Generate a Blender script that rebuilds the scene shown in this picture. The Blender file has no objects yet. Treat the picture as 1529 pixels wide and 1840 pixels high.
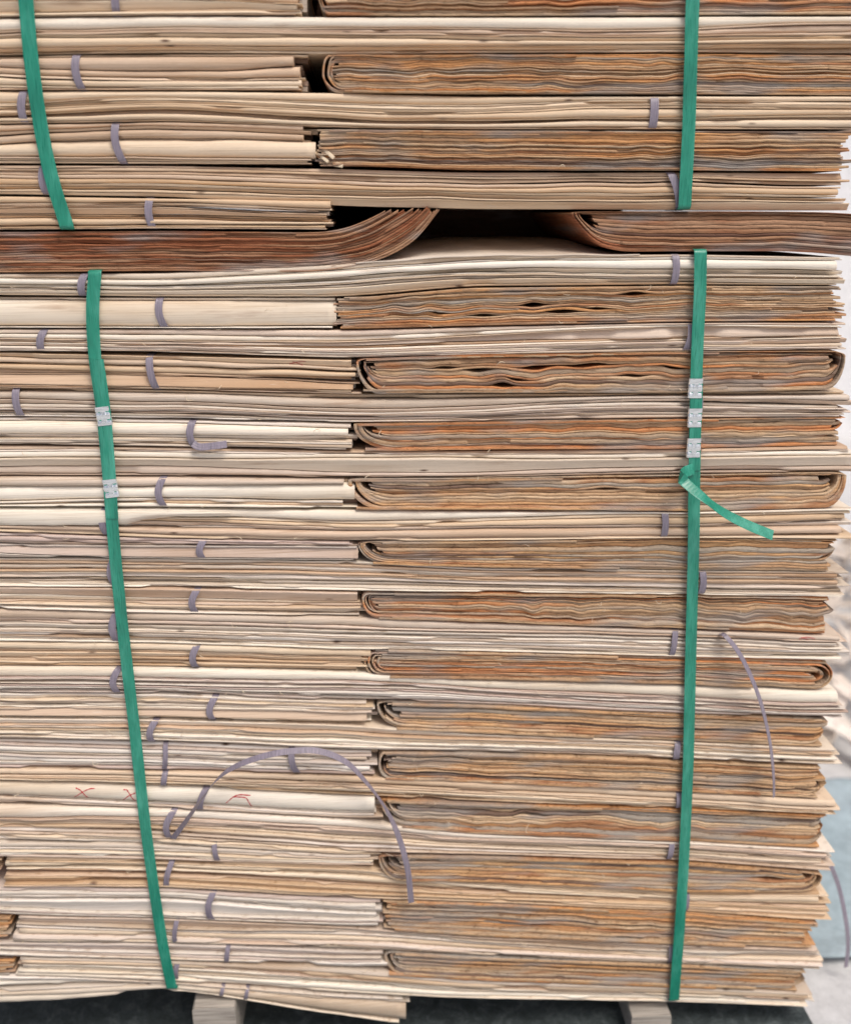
import bpy, math, random
import numpy as np
from mathutils import Matrix, Vector

# ------------------------------------------------------------------ camera
scene = bpy.context.scene
F_PX = 1800.0                       # focal length in photo pixels (photo 1529 x 1840)
EYE = np.array([0.0, -1.47, 1.46])
PITCH, YAW, ROLL = math.radians(16.7), math.radians(3.0), math.radians(0.5)
fw = np.array([math.sin(YAW)*math.cos(PITCH), math.cos(YAW)*math.cos(PITCH), -math.sin(PITCH)])
r0 = np.array([math.cos(YAW), -math.sin(YAW), 0.0])
u0 = np.cross(r0, fw)
rt = r0*math.cos(ROLL) - u0*math.sin(ROLL)
up = u0*math.cos(ROLL) + r0*math.sin(ROLL)
cd = bpy.data.cameras.new("camera"); cam = bpy.data.objects.new("camera", cd)
scene.collection.objects.link(cam); scene.camera = cam
m = Matrix(((rt[0], up[0], -fw[0]), (rt[1], up[1], -fw[1]), (rt[2], up[2], -fw[2])))
cam.matrix_world = Matrix.Translation(Vector(EYE)) @ m.to_4x4()
cd.sensor_fit = 'VERTICAL'; cd.sensor_height = 24.0; cd.lens = 24.0*F_PX/1840.0
cd.clip_start = 0.02; cd.clip_end = 200
cd.dof.use_dof = True; cd.dof.focus_distance = 1.50; cd.dof.aperture_fstop = 1.25

# ------------------------------------------------------------------ light
world = bpy.data.worlds.new("World"); scene.world = world; world.use_nodes = True
nt = world.node_tree; bg = nt.nodes['Background']
sky = nt.nodes.new('ShaderNodeTexSky'); sky.sky_type = 'NISHITA'; sky.sun_disc = False
SUN_EL, SUN_AZ = math.radians(58), math.radians(150)      # azimuth clockwise from +Y
sky.sun_elevation = SUN_EL; sky.sun_rotation = SUN_AZ
sky.dust_density = 5.0; sky.ozone_density = 1.0; sky.air_density = 0.6
nt.links.new(sky.outputs[0], bg.inputs[0]); bg.inputs[1].default_value = 0.10
sl = bpy.data.lights.new("sun", 'SUN'); so = bpy.data.objects.new("sun", sl)
scene.collection.objects.link(so)
sl.energy = 1.5; sl.angle = math.radians(24); sl.color = (1.0, 0.95, 0.88)
sd = Vector((math.sin(SUN_AZ)*math.cos(SUN_EL), math.cos(SUN_AZ)*math.cos(SUN_EL), math.sin(SUN_EL)))
so.rotation_euler = sd.to_track_quat('Z', 'Y').to_euler()
scene.view_settings.view_transform = 'Standard'; scene.view_settings.look = 'None'
scene.view_settings.exposure = 0.33
scene.render.resolution_x = 850; scene.render.resolution_y = 1024

rng = np.random.default_rng(7); random.seed(7)

def on_plane(px, py, Y=0.0):
    """point of the vertical plane y=Y (the face of the stack) seen at photo pixel px,py"""
    px = np.asarray(px, float); py = np.asarray(py, float)
    d = fw[:, None]*F_PX + rt[:, None]*(px.ravel()-764.5) - up[:, None]*(py.ravel()-920.0)
    t = (Y-EYE[1])/d[1]
    p = EYE[:, None] + d*t
    return p.T.reshape(px.shape+(3,))
def on_ground(px, py, z=0.0):
    d = fw*F_PX + rt*(px-764.5) - up*(py-920.0)
    return EYE + d*((z-EYE[2])/d[2])
MM = 0.001
PX = 0.00084                        # metres per photo pixel on the face of the stack

def noise(x, scale, seed, octaves=1):
    """smooth 1-D value noise in -1..1"""
    x = np.asarray(x, float); out = np.zeros_like(x); amp = 1.0; tot = 0
    for o in range(octaves):
        g = np.random.default_rng(int(seed)*7+o*131+1).uniform(-1, 1, 4096)
        t = x/scale*(2**o)+1000.3; i = np.floor(t).astype(int); f = t-i; f = f*f*(3-2*f)
        out += amp*(g[i % 4096]*(1-f)+g[(i+1) % 4096]*f); tot += amp; amp *= 0.5
    return out/tot
def chips(x, seed, dens, lo, hi, depth):
    """stretches along x where the edge is broken back by some depth"""
    r = np.random.default_rng(int(seed)); out = np.zeros_like(x)
    n = r.poisson(dens*(x.max()-x.min())/1000.0)
    for k in range(n):
        a = r.uniform(x.min(), x.max()); b = a+r.uniform(lo, hi)
        s = np.clip((x-a)/5, 0, 1)*np.clip((b-x)/5, 0, 1)
        out = np.maximum(out, s*r.uniform(.3, 1)*depth)
    return out

# ------------------------------------------------------------------ materials
def newmat(name):
    mt = bpy.data.materials.new(name); mt.use_nodes = True
    n = mt.node_tree.nodes; l = mt.node_tree.links
    return mt, n, l, n['Principled BSDF']
def ramp(n, stops, interp='LINEAR'):
    r = n.new('ShaderNodeValToRGB'); cr = r.color_ramp; cr.interpolation = interp
    while len(cr.elements) < len(stops): cr.elements.new(0.5)
    for e, (p, c) in zip(cr.elements, stops):
        e.position = p; e.color = (c[0], c[1], c[2], 1) if hasattr(c, '__len__') else (c, c, c, 1)
    return r
def mapped(n, l, scale, rand=0.0, rot=(0, 0, 0)):
    tc = n.new('ShaderNodeTexCoord'); mp = n.new('ShaderNodeMapping'); mp.inputs['Scale'].default_value = scale
    mp.inputs['Rotation'].default_value = rot
    l.new(tc.outputs['Object'], mp.inputs[0])
    if rand:
        oi = n.new('ShaderNodeObjectInfo'); ml = n.new('ShaderNodeMath'); ml.operation = 'MULTIPLY'; ml.inputs[1].default_value = rand
        l.new(oi.outputs['Random'], ml.inputs[0]); l.new(ml.outputs[0], mp.inputs['Location'])
    return mp
def tex(n, l, vec, detail=4, rough=.6, scale=1.0, dist=0.0):
    t = n.new('ShaderNodeTexNoise'); t.inputs['Scale'].default_value = scale; t.inputs['Detail'].default_value = detail
    t.inputs['Roughness'].default_value = rough; t.inputs['Distortion'].default_value = dist
    l.new(vec.outputs[0], t.inputs['Vector']); return t
def mix(n, l, a, b, fac, mode='MIX'):
    mx = n.new('ShaderNodeMix'); mx.data_type = 'RGBA'; mx.blend_type = mode
    for sock, v in ((mx.inputs[6], a), (mx.inputs[7], b), (mx.inputs[0], fac)):
        if hasattr(v, 'is_linked') or hasattr(v, 'node'): l.new(v, sock)
        elif hasattr(v, '__len__'): sock.default_value = (*v, 1)
        else: sock.default_value = v
    return mx.outputs[2]
def bump(n, l, height, strength, dist, bsdf):
    b = n.new('ShaderNodeBump'); b.inputs['Strength'].default_value = strength; b.inputs['Distance'].default_value = dist
    l.new(height, b.inputs['Height']); l.new(b.outputs[0], bsdf.inputs['Normal'])

def mat_pale(name, warm):
    mt, n, l, b = newmat(name)
    oi = n.new('ShaderNodeObjectInfo')
    base = ramp(n, warm); l.new(oi.outputs['Random'], base.inputs[0])
    # broad tone drift along a sheet
    v1 = mapped(n, l, (1.6, 1.0, 14), 37); t1 = tex(n, l, v1, 3, .5)
    c1 = ramp(n, [(.3, (.80, .70, .60)), (.5, (1, 1, 1)), (.72, (1.10, 1.10, 1.12))]); l.new(t1.outputs[0], c1.inputs[0])
    col = mix(n, l, base.outputs[0], c1.outputs[0], 1.0, 'MULTIPLY')
    # long grain
    v2 = mapped(n, l, (5, 60, 700), 11); t2 = tex(n, l, v2, 6, .65)
    c2 = ramp(n, [(.30, (.62, .52, .43)), (.47, (1, 1, 1)), (.7, (1.07, 1.06, 1.05))]); l.new(t2.outputs[0], c2.inputs[0])
    col = mix(n, l, col, c2.outputs[0], .8, 'MULTIPLY')
    # blurred brown stains
    v3 = mapped(n, l, (7, 4, 60), 91); t3 = tex(n, l, v3, 4, .6)
    c3 = ramp(n, [(.62, 0.0), (.78, .6)]); l.new(t3.outputs[0], c3.inputs[0])
    col = mix(n, l, col, (.34, .20, .12), c3.outputs[0])
    # little knots and bark flecks
    v4 = mapped(n, l, (26, 26, 95), 53); vo = n.new('ShaderNodeTexVoronoi'); vo.inputs['Scale'].default_value = 1.0
    l.new(v4.outputs[0], vo.inputs['Vector'])
    sep = n.new('ShaderNodeSeparateColor'); l.new(vo.outputs['Color'], sep.inputs[0])
    gt = n.new('ShaderNodeMath'); gt.operation = 'GREATER_THAN'; gt.inputs[1].default_value = .955; l.new(sep.outputs[0], gt.inputs[0])
    c4 = ramp(n, [(.06, 1.0), (.24, 0.0)]); l.new(vo.outputs['Distance'], c4.inputs[0])
    ml = n.new('ShaderNodeMath'); ml.operation = 'MULTIPLY'; l.new(gt.outputs[0], ml.inputs[0]); l.new(c4.outputs[0], ml.inputs[1])
    col = mix(n, l, col, (.11, .055, .035), ml.outputs[0])
    # dusty pale scuffs
    v5 = mapped(n, l, (30, 30, 420), 29); t5 = tex(n, l, v5, 5, .7)
    c5 = ramp(n, [(.60, 0.0), (.74, .55)]); l.new(t5.outputs[0], c5.inputs[0])
    col = mix(n, l, col, (.74, .66, .56), c5.outputs[0])
    l.new(col, b.inputs['Base Color']); b.inputs['Roughness'].default_value = .68; b.inputs['Specular IOR Level'].default_value = .3
    bump(n, l, t2.outputs[0], .35, .0012, b)
    return mt
WHITE = (.80, .74, .66); CREAM = (.77, .65, .49); PINK = (.68, .54, .43); YEL = (.75, .60, .43); TAN = (.60, .46, .34); GREY = (.62, .56, .48)
M_PALE = mat_pale('pale_veneer', [(0, CREAM), (.22, WHITE), (.42, PINK), (.6, (.60, .50, .40)), (.78, GREY), (1, YEL)])
M_WARM = mat_pale('warm_veneer', [(0, (.66, .48, .32)), (.25, CREAM), (.45, (.58, .40, .24)), (.65, YEL), (.8, TAN), (1, (.62, .44, .29))])
M_WHITE = mat_pale('white_veneer', [(0, (.80, .73, .61)), (.5, (.83, .77, .66)), (1, (.78, .68, .54))])
M_COOL = mat_pale('grey_veneer', [(0, (.60, .54, .48)), (.3, WHITE), (.55, GREY), (.75, (.56, .44, .38)), (1, (.66, .58, .50))])

def mat_brown(name, orange, grey, tint=(.97, .90, .82)):
    """end-grain edges of crumpled core veneer"""
    mt, n, l, b = newmat(name)
    v1 = mapped(n, l, (2.6, 1.0, 95)); t1 = tex(n, l, v1, 3, .5)
    at = n.new('ShaderNodeAttribute'); at.attribute_name = 'tone'
    ad = n.new('ShaderNodeMath'); ad.operation = 'MULTIPLY_ADD'; ad.inputs[1].default_value = .42; l.new(t1.outputs[0], ad.inputs[0])
    sb = n.new('ShaderNodeMath'); sb.operation = 'SUBTRACT'; sb.inputs[1].default_value = .21; l.new(ad.outputs[0], sb.inputs[0]); l.new(at.outputs['Fac'], ad.inputs[2])
    c1 = ramp(n, [(.02, (.20, .14, .11)), (.12, grey), (.26, (.44, .35, .26)), (.40, (.58, .43, .28)), (.54, (.48, .32, .20)), (.66, orange), (.80, (.42, .22, .12)), (.92, (.64, .50, .35))])
    l.new(sb.outputs[0], c1.inputs[0]); col = c1.outputs[0]
    col = mix(n, l, col, tint, 1.0, 'MULTIPLY')
    # vertical flecks of end grain
    v2 = mapped(n, l, (120, 60, 320)); t2 = tex(n, l, v2, 6, .75)
    c2 = ramp(n, [(.33, (.36, .27, .22)), (.43, (1, 1, 1)), (.70, (1.12, 1.10, 1.08))]); l.new(t2.outputs[0], c2.inputs[0])
    col = mix(n, l, col, c2.outputs[0], .85, 'MULTIPLY')
    v3 = mapped(n, l, (28, 20, 500)); t3 = tex(n, l, v3, 5, .7)
    c3 = ramp(n, [(.30, (.34, .25, .20)), (.48, (1, 1, 1)), (.72, (1.15, 1.15, 1.15))]); l.new(t3.outputs[0], c3.inputs[0])
    col = mix(n, l, col, c3.outputs[0], .85, 'MULTIPLY')
    # cool weathered patches
    v4 = mapped(n, l, (6, 2, 40)); t4 = tex(n, l, v4, 3, .5)
    c4 = ramp(n, [(.52, 0.0), (.66, .65)]); l.new(t4.outputs[0], c4.inputs[0])
    col = mix(n, l, col, (.36, .33, .30), c4.outputs[0])
    l.new(col, b.inputs['Base Color']); b.inputs['Roughness'].default_value = .85; b.inputs['Specular IOR Level'].default_value = .2
    bump(n, l, t2.outputs[0], .6, .002, b)
    return mt
M_BROWN = mat_brown('core_veneer', (.66, .37, .17), (.36, .345, .32))
M_RUST = mat_brown('rusty_core_veneer', (.62, .29, .13), (.38, .31, .25))
M_DRAB = mat_brown('drab_core_veneer', (.64, .42, .23), (.42, .39, .34))
M_DARKB = mat_brown('dark_core_veneer', (.50, .25, .14), (.34, .24, .19), (.66, .50, .43))

def mat_simple(name, col, rough=.5, spec=.5, metal=0, nz=None, bstr=.2, var=.15):
    mt, n, l, b = newmat(name)
    mp = mapped(n, l, nz or (60, 60, 60)); t = tex(n, l, mp, 5, .6)
    c = ramp(n, [(.3, tuple(x*(1-var*1.6) for x in col)), (.5, col), (.72, tuple(min(1, x*(1+var)) for x in col))]); l.new(t.outputs[0], c.inputs[0])
    l.new(c.outputs[0], b.inputs['Base Color']); b.inputs['Roughness'].default_value = rough
    b.inputs['Specular IOR Level'].default_value = spec; b.inputs['Metallic'].default_value = metal
    bump(n, l, t.outputs[0], bstr, .001, b)
    return mt
def mat_strap(name, col, worn):
    mt, n, l, b = newmat(name)
    mp = mapped(n, l, (30, 30, 9)); t = tex(n, l, mp, 4, .6)
    c = ramp(n, [(.32, tuple(x*.72 for x in col)), (.5, col), (.68, worn)]); l.new(t.outputs[0], c.inputs[0])
    mp2 = mapped(n, l, (900, 900, 40)); t2 = tex(n, l, mp2, 3, .6)
    c2 = ramp(n, [(.35, .78), (.55, 1.0), (.7, 1.12)]); l.new(t2.outputs[0], c2.inputs[0])
    col2 = mix(n, l, c.outputs[0], c2.outputs[0], 1.0, 'MULTIPLY')
    l.new(col2, b.inputs['Base Color'])
    rr = ramp(n, [(.3, .22), (.7, .44)]); l.new(t2.outputs[0], rr.inputs[0]); l.new(rr.outputs[0], b.inputs['Roughness'])
    w = n.new('ShaderNodeTexWave'); w.inputs['Scale'].default_value = 110; w.bands_direction = 'Z'; tc = n.new('ShaderNodeTexCoord'); l.new(tc.outputs['Object'], w.inputs['Vector'])
    bump(n, l, w.outputs[1], .06, .0004, b)
    return mt
M_GREEN = mat_strap('green_plastic', (.018, .25, .165), (.07, .36, .26))
M_BAND = mat_simple('lilac_plastic', (.235, .205, .25), .38, .5, 0, (700, 60, 40), .5, .22)
M_SEAL = mat_simple('galvanised_steel', (.74, .78, .79), .24, .5, .8, (70, 70, 400), .3, .15)
M_RED = mat_simple('red_chalk', (.50, .05, .06), .8, .2, 0, (900, 900, 900), .4, .4)
M_SPLINT = mat_simple('splinter_wood', (.70, .58, .42), .7, .3)
M_BEARER = mat_simple('weathered_wood', (.42, .38, .33), .85, .2, 0, (12, 300, 180), .8, .3)
M_SCRAP = mat_pale('scrap_veneer', [(0, (.82, .78, .72)), (.5, (.76, .68, .60)), (1, (.84, .80, .76))])

def ground_mat(name, a, b_, c_, sc, bs):
    mt, n, l, b = newmat(name)
    mp = mapped(n, l, (sc, sc, sc)); t = tex(n, l, mp, 8, .7, 1, .8)
    mp2 = mapped(n, l, (sc*12, sc*12, sc*12)); t2 = tex(n, l, mp2, 5, .7)
    c = ramp(n, [(.36, a), (.5, b_), (.64, c_)]); l.new(t.outputs[0], c.inputs[0])
    k = ramp(n, [(.38, .5 if b_[0] < .2 else .86), (.6, 1.15 if b_[0] < .2 else 1.04)]); l.new(t2.outputs[0], k.inputs[0])
    l.new(mix(n, l, c.outputs[0], k.outputs[0], 1, 'MULTIPLY'), b.inputs['Base Color']); b.inputs['Roughness'].default_value = .85
    bump(n, l, t2.outputs[0], .6, bs, b)
    return mt
M_YARD = ground_mat('yard_concrete', (.54, .54, .54), (.60, .60, .60), (.66, .66, .66), 3, .002)
M_MAT = ground_mat('dark_matting', (.035, .048, .05), (.06, .078, .08), (.12, .145, .148), 26, .01)
M_TARP = ground_mat('blue_tarp', (.34, .43, .47), (.38, .47, .51), (.42, .51, .55), 3, .002)
M_WALL = ground_mat('whitewash', (.80, .80, .81), (.82, .82, .82), (.84, .84, .84), 2, .003)

# ------------------------------------------------------------------ object helpers
COL = scene.collection
def empty(name, loc, label, cat, group=None):
    o = bpy.data.objects.new(name, None); COL.objects.link(o); o.location = loc; o.empty_display_size = .05
    o['label'] = label; o['category'] = cat
    if group: o['group'] = group
    return o
def mesh_obj(name, verts, faces, mat, parent=None, smooth=None, label=None):
    """verts in world metres; the child keeps its parent's origin"""
    verts = np.asarray(verts, float)
    if parent is not None: verts = verts-np.array(parent.location)[None, :]
    me = bpy.data.meshes.new(name); me.from_pydata(verts.tolist(), [], faces)
    if smooth is True: me.polygons.foreach_set('use_smooth', [True]*len(faces))
    elif smooth is not None: me.polygons.foreach_set('use_smooth', smooth)
    me.materials.append(mat); o = bpy.data.objects.new(name, me); COL.objects.link(o)
    if parent is not None: o.parent = parent
    if label: o['label'] = label
    return o
def grid_faces(M, K, ring=True, closed=False):
    f = []; kk = K if ring else K-1; mm = M if closed else M-1
    for i in range(mm):
        a = i*K; b = ((i+1) % M)*K
        for j in range(kk):
            j2 = (j+1) % K
            f.append((a+j, a+j2, b+j2, b+j))
    return f
def ribbon(name, pts, side, width, thick, mat, parent=None, taper=None, ribs=0, label=None):
    """flat band swept along pts; side = unit vectors across it"""
    pts = np.asarray(pts, float); side = np.asarray(side, float); n = len(pts)
    if side.ndim == 1: side = np.repeat(side[None], n, 0)
    tan = np.gradient(pts, axis=0); tan /= np.linalg.norm(tan, axis=1)[:, None]+1e-9
    side = side-tan*(side*tan).sum(1)[:, None]; side /= np.linalg.norm(side, axis=1)[:, None]
    nor = np.cross(tan, side)
    w = np.full(n, width/2) if taper is None else width/2*np.asarray(taper)
    if ribs:
        us = np.linspace(-1, 1, ribs*2+1); hs = np.where(np.arange(len(us)) % 2 == 0, 0.5, .5+.35)
        hs[0] = hs[-1] = .5
    else:
        us = np.array([-1, -.86, .86, 1]); hs = np.array([.25, .5, .5, .25])
    us2 = np.concatenate([us, us[::-1]]); hs2 = np.concatenate([hs, -hs[::-1]])
    K = len(us2)
    V = pts[:, None]+side[:, None]*(w[:, None]*us2[None])[..., None]+nor[:, None]*(hs2*thick)[None, :, None]
    F = grid_faces(n, K); F.append(tuple(range(K))[::-1]); F.append(tuple((n-1)*K+k for k in range(K)))
    return mesh_obj(name, V.reshape(-1, 3), F, mat, parent, None, label)
def smooth_path(P, n):
    """Catmull-Rom through the points"""
    P = np.asarray(P, float); Q = np.vstack([2*P[0]-P[1], P, 2*P[-1]-P[-2]])
    d = np.concatenate([[0], np.cumsum(np.linalg.norm(np.diff(P, axis=0), axis=1))]); ts = np.linspace(0, d[-1], n)
    out = []
    for t in ts:
        i = min(np.searchsorted(d, t, side='right')-1, len(P)-2); u = (t-d[i])/(d[i+1]-d[i]+1e-12)
        a, b, c, e = Q[i], Q[i+1], Q[i+2], Q[i+3]
        out.append(.5*((2*b)+(-a+c)*u+(2*a-5*b+4*c-e)*u*u+(-a+3*b-3*c+e)*u**3))
    return np.array(out)
DEPTH = .58
def curve(xk, yk):
    xk = np.array(xk, float); yk = np.array(yk, float)
    g = np.linspace(xk[0]-200, xk[-1]+200, 400); v = np.interp(g, xk, yk)
    k = np.hanning(31); k /= k.sum(); vp = np.pad(v, 15, mode='edge'); v = np.convolve(vp, k, 'valid')
    return lambda x: np.interp(x, g, v)

# ------------------------------------------------------------------ a bundle of straight, pale veneer
GP = "pale veneer bundles running the full width of the stack"
GS = "pale veneer bundles that end near the middle of the stack"
GR = "brown crumpled core veneer bundles in the right column"
sid = [100]
fronts = {}
def pale_bundle(key, label, xL, xR, xk, top, bot, spec, mat, group, bands=(), y0=0.0, broken=1.0, inner=0, flip=False):
    T0 = curve(xk, top); B0 = curve(xk, bot); T = lambda x: T0(x)+.4; B = lambda x: B0(x)-.4
    xm = (max(xL, 0)+min(xR, 1529))/2
    base = on_plane(xm, float(B(xm)), 0.0)
    root = empty('veneer_bundle', (float(base[0]), .25, float(base[2])), label, 'veneer bundle', group)
    M = max(24, int((xR-xL)/17)); u = np.linspace(0, 1, M)
    W = []; sid[0] += 40; s0 = sid[0]; items = []; ri = np.random.default_rng(s0+5)
    for it in spec.split():
        big = max(float(q) for q in it.strip('!w').split('>'))
        items.append(it)
        if it[0] != '!' and ri.uniform() < (.5 if big > 6 else .22): items.append('%.1f>%.1f' % (ri.uniform(1, 3.5), ri.uniform(1, 3.5)))
        if it[0] != '!' and ri.uniform() < .12: items.append(ri.choice(['!0>1.6', '!1.8>0', '!.9']))
    xg = xL+(xR-xL)*u
    for k, it in enumerate(items):
        void = it[0] == '!'; it = it.strip('!w')
        if '>' in it: a, b = map(float, it.split('>'))
        else: a = b = float(it)
        uu = (xg-max(xL, 0))/(min(xR, 1529)-max(xL, 0)); uu = np.clip(uu, 0, 1); uu = uu*uu*(3-2*uu)
        w = (a+(b-a)*uu)*np.exp(.62*noise(xg, 420, s0+k)+.12*noise(xg, 90, s0+k+60))
        W.append(np.maximum(w, .6) if not void else np.maximum(w-.8, .02))
    W = np.array(W); cum = np.vstack([np.zeros(M), np.cumsum(W, 0)]); cum /= cum[-1]
    tb = T(xg); hb = B(xg)-tb; n = len(items)
    r = np.random.default_rng(s0); info = []
    for k in range(n):
        if items[k][0] == '!': continue
        h = hb*(cum[k+1]-cum[k]); hm = float(np.median(h))
        thin = hm < 9
        gap = np.clip(.17*h, .32, .95 if thin else 1.2)*(1+.5*noise(xg, 90, s0+k+17))
        za = tb+hb*cum[k]+gap*.5; zb = tb+hb*cum[k+1]-gap*.5
        # end stagger
        eR = r.choice([r.uniform(-12, 4), r.uniform(0, 16)]) if xR < 1529 else 0; eL = r.uniform(-4, 9) if xL > 0 else 0
        xs = xL+eL+(xR+eR-xL-eL)*u
        K = 6 if thin else 9
        style = r.choice(['round', 'under', 'up'], p=[.45, .37, .18] if thin else [.6, .3, .1])
        if items[k][0] == 'w': style = 'round'
        ph = np.linspace(0, math.pi, K); a = (1-np.cos(ph))/2; pr = 1-np.sin(ph)**(.55 if thin else .8)
        bulge = np.minimum(h*PX*(.42 if thin else .45), .0115)
        yf = y0+(r.choice([0, .001, .003, .0065])+r.uniform(0, .0025) if thin else r.uniform(0, .003))+.0016*noise(xs, 160, s0+k+3, 2)+.0005*noise(xs, 12, s0+k+5)
        yf = yf+chips(xs, s0+k+9, .9*broken+(1.2 if thin else 0), 12, 200, .007 if thin else .003)
        py = za[:, None]+(zb-za)[:, None]*a[None]
        if thin: py = py+(.25*noise(xs, 24, s0+k+8, 2))[:, None]
        P = on_plane(np.repeat(xs[:, None], K, 1), py, 0.0)
        if style == 'under': prr = np.clip(a*1.15-.12, 0, 1)**.8*.9+(a < .02)*.35; rec = np.minimum(h*PX*.75, .009)
        elif style == 'up': prr = (1-a)**1.2*.9+(a > .98)*.3; rec = np.minimum(h*PX*.5, .006)
        else: prr = pr; rec = bulge
        P[:, :, 1] = yf[:, None]+rec[:, None]*prr[None]
        back = P[:, [K-1, 0]].copy(); back[:, :, 1] = DEPTH+r.uniform(-.03, .03)
        V = np.concatenate([P, back], 1); KK = K+2
        F = grid_faces(M, KK); sm = ([True]*(K-1)+[False]*3)*(M-1)
        F.append(tuple(range(KK))[::-1]); F.append(tuple((M-1)*KK+j for j in range(KK))); sm += [False, False]
        mm_ = mat if items[k][0] != 'w' else M_WHITE
        if mat is M_PALE and r.uniform() < .12: mm_ = M_WHITE
        if mat is M_PALE and r.uniform() < .14: mm_ = M_WARM
        mesh_obj('veneer_sheet', V.reshape(-1, 3), F, mm_, root, sm)
        info.append((xs, za, zb, yf, rec, a, prr))
    fronts[key] = info
    # inner leaves that show past the trimmed end
    if inner:
        for k in range(inner):
            v = (k+r.uniform(.2, .8))/inner; xe = xR+r.uniform(3, 16)
            xa = np.linspace(xR-120, xe, 6)
            hh = (B(xa)-T(xa)); za = T(xa)+hh*(v-.38/inner); zb = T(xa)+hh*(v+.3/inner)
            P = on_plane(np.stack([xa, xa], 1), np.stack([za, zb], 1), 0.0)
            yo = y0+.012+r.uniform(0, .02); P[:, :, 1] = yo+np.linspace(0, .006, 6)[:, None]
            bk = P[:, ::-1].copy(); bk[:, :, 1] = .4
            V = np.concatenate([P, bk], 1); F = grid_faces(6, 4); F += [(3, 2, 1, 0), (20, 21, 22, 23)]
            mesh_obj('inner_leaf', V.reshape(-1, 3), F, r.choice([M_COOL, M_WARM, M_DRAB]), root)
    for bd in bands:
        x1, x2 = bd[0], bd[1]; bow = bd[2] if len(bd) > 2 else 0; wd = bd[3] if len(bd) > 3 else 14.5
        t = np.linspace(0, 1, 19); x = x1+(x2-x1)*t+bow*np.sin(math.pi*t)
        py = T(x)+(B(x)-T(x))*t+np.where(t < .5, -.3, .3)
        P = on_plane(x, py, 0.0); P[:, 1] = y0-.0018+.010*(1-np.sin(math.pi*np.clip(t, .0, 1))**.35)
        a = P[0].copy(); a[1] = .06; c = P[-1].copy(); c[1] = .06
        P = np.vstack([a, (a+P[0])/2, P, (c+P[-1])/2, c])
        ribbon('binding_band', P, np.array([1, 0, 0]), wd*.86*PX, .0005, M_BAND, root, ribs=4)
    return root

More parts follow.
